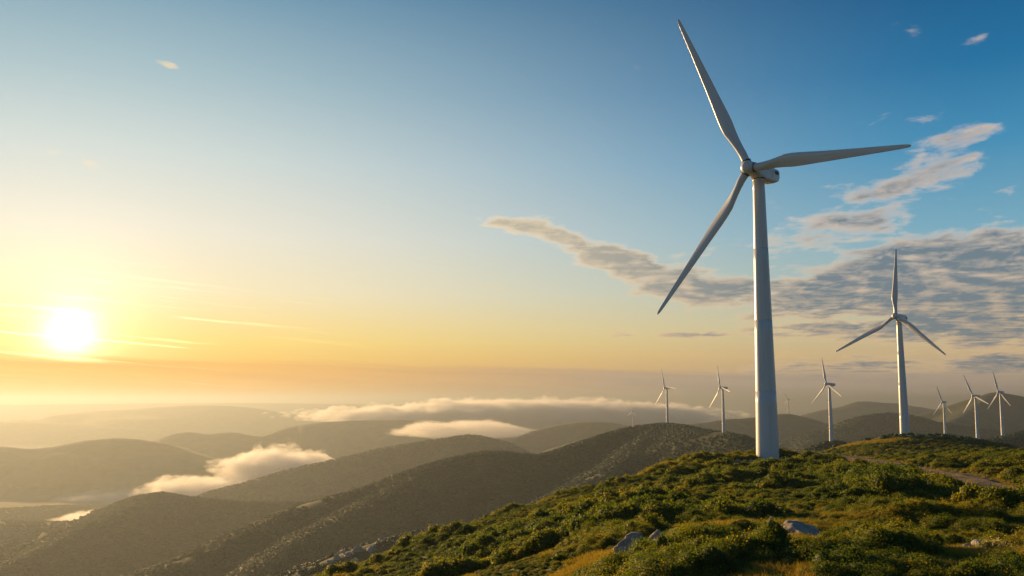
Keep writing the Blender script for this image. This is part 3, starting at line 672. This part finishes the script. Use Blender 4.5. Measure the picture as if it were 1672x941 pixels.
s = (1.2 + 1.4 * sstep(-.3, .6, dn)) * rg.uniform(.7, 1.35, len(x)); z = terrain_z(x, y) - .1
scatter('knoll_scrub', np.stack([x, y, z], 1), np.stack([0 * x, 0 * x, rg.uniform(0, 6.28, len(x))], 1), np.stack([s, s, s * .7], 1), rg.integers(0, 6, len(x)), mid_src, 'olive green bushes around the grassy knoll and beyond the dirt track', 'scrub')
# woods on the far ridges
xs, ys = [], []
for a0, a1, r0, r1, n, cell in [(-32, 36, 560, 1300, 40000, 7.0), (-32, 36, 1200, 2600, 150000, 8.2), (-32, 36, 2500, 4300, 110000, 15.0)]:
    x, y = polar(n, a0, a1, r0, r1, rg, 2); x, y = poisson_thin(x, y, cell); xs.append(x); ys.append(y)
x = np.concatenate(xs); y = np.concatenate(ys); r = np.hypot(x, y)
z = terrain_z(x, y); cg = at(582, 902, 703); m = (np.hypot((x - cg.x) / 26, (y - cg.y) / 24) > 1) & (fbm(x / 120, y / 120, 3, 77) > -.58); x, y, z, r = x[m], y[m], z[m], r[m]
s = np.interp(r, [600, 2000, 4300], [4.2, 5.6, 9.5]) * rg.uniform(.7, 1.2, len(x))
scatter('forest', np.stack([x, y, z - 1], 1), np.stack([0 * x, 0 * x, rg.uniform(0, 6.28, len(x))], 1), np.stack([s, s, s * .8], 1), rg.integers(0, 5, len(x)), far_src, 'hazy green woodland covering the middle ridges', 'woods')
print('forest', len(x))

# grass tufts
def tuft_mesh(name, seed, n=46, h=.42):
    rg = np.random.default_rng(seed); V = []; Fc = []
    for k in range(n):
        a = rg.uniform(0, 6.28); d = rg.uniform(0, .16); b_ = rg.uniform(0, 6.28); ln = h * rg.uniform(.5, 1.25); w_ = .009
        x0, y0 = d * math.cos(a), d * math.sin(a); lx, ly = rg.normal(0, .12) + math.cos(a) * .08, rg.normal(0, .12) + math.sin(a) * .08; o = len(V)
        ox, oy = math.cos(b_) * w_, math.sin(b_) * w_
        V += [(x0 - ox, y0 - oy, 0), (x0 + ox, y0 + oy, 0), (x0 + ox + lx * .5, y0 + oy + ly * .5, ln * .6), (x0 - ox + lx * .5, y0 - oy + ly * .5, ln * .6), (x0 + lx * 1.3, y0 + ly * 1.3, ln)]
        Fc += [[o, o + 1, o + 2, o + 3], [o + 3, o + 2, o + 4]]
    return mesh_np(name, V, Fc, m_grass, False)
gsrc = source('tuft_source', [tuft_mesh('tuft', k) for k in range(4)])
x, y = polar(90000, -20, 36, 24, 85, rg, 2)
xc = []; yc = []
for p, a, b2 in (CLR[0], CLR[1], CLR[2], CLR[6], CLR[7]):
    n = int(2200 * a * b2 / 6); t = rg.uniform(0, 6.28, n); q = np.sqrt(rg.random(n)) * 1.15; xc.append(p.x + a * q * np.cos(t)); yc.append(p.y + b2 * q * np.sin(t))
p_ = rg.integers(0, 60, 2500); xc.append(TRK[p_, 0] + rg.normal(0, 5.6, 2500)); yc.append(TRK[p_, 1] + rg.normal(0, 5.6, 2500))
m = fbm(x / 5, y / 5, 3, 97) > .22; x, y = x[m], y[m]
x = np.concatenate([x] + xc); y = np.concatenate([y] + yc); m = trk_d(x, y) > 4.6; x, y = x[m], y[m]; z = terrain_z(x, y) - .02
s = rg.uniform(.6, 1.25, len(x))
scatter('grass', np.stack([x, y, z], 1), np.stack([0 * x, 0 * x, rg.uniform(0, 6.28, len(x))], 1), np.stack([s, s, s], 1), rg.integers(0, 4, len(x)), gsrc, 'golden dry grass tufts among the foreground scrub', 'grass')
# taller grass seen on the knoll
x, y = polar(60000, 14, 32, 440, 620, rg, 2); m = clearing(x, y); x, y = x[m], y[m]; z = terrain_z(x, y) - .02; s = rg.uniform(1.5, 3, len(x))
scatter('knoll_grass', np.stack([x, y, z], 1), np.stack([0 * x, 0 * x, rg.uniform(0, 6.28, len(x))], 1), np.stack([s * 1.6, s * 1.6, s], 1), rg.integers(0, 4, len(x)), gsrc, 'short amber grass on the knoll under the second turbine', 'grass')

# ------------------------------------------------------------------ dirt track
m_dirt, dt, dpp = material('dirt', .95)
q = noise(dt, geopos(dt), .35, 6, .65); q2 = noise(dt, geopos(dt), 4.0, 5, .6)
dt.links.new(mix(dt, (q2 * .6 + q * .6 - .1).clamp().step(.35, .65), (0.34, 0.22, 0.12), (0.18, 0.14, 0.07)).s, dpp.inputs['Base Color']); bump(dt, q2 + q, dpp, .7, .2)
V = []; nc = 12; TD = spline(np.column_stack([TRK, np.zeros(60)]), 220)
for k in range(len(TD)):
    t = TD[min(k + 1, len(TD) - 1)] - TD[max(k - 1, 0)]; t = t / np.linalg.norm(t); nrm = np.array([-t[1], t[0]]); wd = 5.4 + .9 * math.sin(k * .11) + .5 * math.sin(k * .37)
    for j in range(nc + 1):
        f_ = (j / nc - .5) * 2; e = wd * (1 + .12 * math.sin(k * .9 + j)) if abs(f_) == 1 else wd; V.append((TD[k, 0] + nrm[0] * f_ * e, TD[k, 1] + nrm[1] * f_ * e, f_))
V = np.array(V); f_ = V[:, 2].copy(); V[:, 2] = terrain_z(V[:, 0], V[:, 1]) + np.where(np.abs(f_) > .98, -.15, .10) - .07 * np.exp(-((np.abs(f_) - .45) / .13) ** 2)
k = (np.arange(len(TD) - 1)[:, None] * (nc + 1) + np.arange(nc)[None]); Fq = np.stack([k, k + 1, k + nc + 2, k + nc + 1], -1).reshape(-1, 4)
tag(obj('dirt_track', mesh_np('dirt_track', V, Fq, m_dirt)), kind='structure')

# ------------------------------------------------------------------ rocks
def rockmat(name, a, b_, c):
    m, t, p = material(name, .85); oc_ = geopos(t); n = noise(t, oc_, 1.6, 8, .65, .6); n2_ = noise(t, oc_, 9, 6, .7)
    col = mix(t, n.step(.42, .56), a, b_); col = mix(t, n2_.step(.55, .68), col, c); t.links.new(col.s, p.inputs['Base Color']); bump(t, n + n2_ * .4, p, .9, .12); return m
m_rock = rockmat('warm_rock', (0.34, 0.27, 0.21), (0.45, 0.38, 0.30), (0.15, 0.12, 0.10))
m_pale = rockmat('pale_rock', (0.30, 0.28, 0.25), (0.40, 0.37, 0.33), (0.15, 0.14, 0.12))
def rock_mesh(name, seed, sx, sy, sz, mat, cuts=9, rough=.24, planes=()):
    rg = np.random.default_rng(seed); v, f = ICO4; v = v.copy()
    for _ in range(cuts):
        n = rg.normal(size=3); n[2] = abs(n[2]) * .8; n /= np.linalg.norm(n); d = rg.uniform(.55, .85); k = v @ n; v = v - np.outer(np.maximum(0, k - d) * .92, n)
    for n, d in planes:
        n = np.array(n, float); n /= np.linalg.norm(n); k = v @ n; v = v - np.outer(np.maximum(0, k - d) * .95, n)
    r = 1 + rough * fbm(v[:, 0] * 2.2 + seed, v[:, 1] * 2.2 + v[:, 2] * 3.1, 5, seed) - .2 * np.abs(fbm(v[:, 0] * 6 + v[:, 2] * 4, v[:, 1] * 5 + v[:, 2] * 3, 4, seed + 5))
    v = v * r[:, None] * (sx, sy, sz)
    return mesh_np(name, v, f, mat, False)
def rock(name, seed, px, py, D, dims, rz, mat, label, group=None, sink=.3, cat='rock', cuts=9, planes=()):
    p = at(px, py, D); o = obj(name, rock_mesh(name, seed, *dims, mat, cuts, planes=planes, rough=.75 if cat == 'rock outcrop' else .24)); o.location = (p.x, p.y, tz(p.x, p.y) + dims[2] * (1 - 2 * sink) * .5); o.rotation_euler = (0, 0, rz); return tag(o, label, cat, group)
rock('boulder', 5, 1308, 888, 51, (2.0, 1.4, .92), 0.0, m_rock, 'largest boulder, sloping and sunlit orange on its left face, in the foreground scrub', sink=.06, cuts=3, planes=[((-.85, -.3, .4), .42), ((.35, -.35, .9), .40), ((.9, -.4, .3), .62)])
rock('rock', 12, 1259, 868, 57, (.3, .34, .8), .5, m_rock, 'small upright pointed rock just behind left of the big boulder', sink=.2)
for k, (px, py, D, s, lb) in enumerate([(1042, 901, 51, 1.0, 'pinkish weathered rock beside the golden grass patch'), (1075, 893, 53, .9, 'low flat pink rock right of the golden grass patch'), (1020, 915, 48, .55, 'small brown rock at the edge of the golden grass patch'), (1110, 890, 55, .7, 'half buried pinkish rock between the golden grass and the boulder'), (1152, 888, 55, .6, 'low pinkish stone, nearest to the boulder of the weathered rocks'), (1180, 893, 53, .45, 'small rock poking from bushes left of the boulder')]):
    rock('rock', 20 + k, px, py, D, (s * 1.5, s * 1.1, s * .95), k * 1.3, m_rock, lb, 'weathered rocks in the foreground scrub', .12)
for k, (px, py, D, s) in enumerate([(1585, 906, 43, .5), (1605, 900, 44, .62), (1626, 903, 43, .42), (1572, 915, 41, .3)]):
    rock('rock', 40 + k, px, py, D, (s * 1.3, s, s * .9), k * 1.7, m_pale, ['pale lichen grey rock at lower right, left middle of its cluster', 'largest pale grey rock in the lower right cluster', 'rightmost pale grey rock of the lower right cluster', 'smallest pale rock at the left end of the lower right cluster'][k], 'pale rocks at the lower right', .1)
for k, (px, py, D, s) in enumerate([(1186, 745, 226, .5), (1204, 746, 226, .8), (1216, 747, 226, .5), (1226, 746, 230, .7), (1172, 747, 222, .7)]):
    rock('stone', 50 + k, px, py, D, (s * 1.3, s, s * .6), k, m_pale, ['second pale stone from the left near the turbine base', 'largest pale stone left of the nearest turbine base', 'small pale stone just right of the largest one near the turbine', 'pale stone closest to the foot of the nearest turbine', 'leftmost pale stone, furthest from the nearest turbine foot'][k], 'pale stones by the turbine base', .2, 'stone')
for k, (px, py, D, s) in enumerate([(540, 917, 688, 5), (552, 909, 695, 5), (568, 902, 705, 8), (583, 898, 712, 6), (606, 894, 716, 8), (577, 908, 690, 5), (626, 884, 740, 5)]):
    rock('rock_outcrop', 60 + k, px, py, D, (s * 1.05, s * .6, s * (.42 + .2 * (k % 2))), k * 1.1, m_pale, ['leftmost and lowest pale crag beyond the foreground slope', 'small pale crag second from the left beyond the foreground slope', 'big pale crag in the middle of the crags beyond the foreground slope', 'pale crag just right of the big middle one beyond the foreground slope', 'big pale crag at the right end of the main crag cluster', 'small pale crag below the big middle one, nearest the foreground slope', 'small separate pale crag, highest and furthest right beyond the foreground slope'][k], 'pale crags on the valley slope', .3, 'rock outcrop', cuts=14, planes=[((.7, -.5, .6), .32), ((-.6, -.7, .5), .36), ((-.2, -.3, 1), .42)])

# ------------------------------------------------------------------ shrubs that stand out one by one
def stem_mesh():
    parts = []; rg = np.random.default_rng(9)
    for k in range(5):
        a = k * 1.256; x1, y1 = .45 * math.cos(a), .45 * math.sin(a); v, f = lathe([(.05, -.05), (.035, .35), (.015, .75)], 6); v = [(x + x1 * z, y + y1 * z, z) for x, y, z in v]; parts.append((v, f, 0))
    return join(parts)
me_stem = to_mesh('stem', stem_mesh(), m_twig)
big_f = [shrub_mesh('foliage', 400 + k, 9000, .03, 16, 1.0, yellow=0.01) for k in range(3)]
def shrub(px, py, D, r, h, label, k=0, group=None):
    p = at(px, py, D); root = empty('shrub', (p.x, p.y, tz(p.x, p.y) - .05), k * 1.3); root.scale = (r, r, h); tag(root, label, 'shrub', group)
    obj('foliage', big_f[k % 3], root); obj('stem', me_stem, root)
shrub(1448, 792, 118, 5.2, 3.6, 'largest dark round bush in front of the dirt track bend', 0)
shrub(1405, 790, 120, 3.6, 2.6, 'dark bush leaning against the left of the largest bush', 1)
shrub(1500, 795, 116, 2.6, 1.6, 'low dark bush at the right foot of the largest bush', 2)
for k, px in enumerate([1492, 1512, 1533, 1556, 1580, 1606, 1634, 1662]):
    shrub(px, [752, 753, 755, 757, 758, 761, 763, 768][k], [232, 226, 220, 214, 205, 196, 186, 172][k], [2.0, 2.4, 1.9, 2.6, 2.2, 2.8, 3.3, 3.8][k], [1.6, 2.2, 1.6, 2.2, 1.9, 2.6, 3.2, 3.4][k], ['leftmost small bush in the row behind the dirt track', 'second bush from the left in the row behind the dirt track', 'third, low bush from the left in the row behind the dirt track', 'fourth bush from the left in the row behind the dirt track', 'fourth bush from the right edge in the row behind the dirt track', 'third bush from the right edge in the row behind the dirt track', 'tall bush next to the rightmost one behind the dirt track', 'largest and rightmost bush in the row behind the dirt track'][k], k, 'row of bushes behind the dirt track')
shrub(1500, 716, 556, 2.6, 2.4, 'yellow green bush right beside the second turbine base', 1)
shrub(1524, 715, 560, 3.0, 3.0, 'dark bush on the knoll crest, further right of the second turbine base', 2)
shrub(1463, 716, 562, 2.4, 2.6, 'dark bush at the left foot of the second turbine', 0)

# whitish flowering bush at the lower right
m_wfl = leafmat('white_flower', [(0.42, 0.40, 0.34), (0.60, 0.58, 0.50)], .3)
fme = shrub_mesh('white_bush', 777, 5200, .026, 12, .8, yellow=.42); fme.materials[1] = m_wfl
p = at(1628, 914, 40); rt = empty('flowering_shrub', (p.x, p.y, tz(p.x, p.y) - .05)); rt.scale = (1.5, 1.2, 1.15); tag(rt, 'low bush sprinkled with whitish flowers at the lower right', 'shrub'); obj('foliage', fme, rt); obj('stem', me_stem, rt)
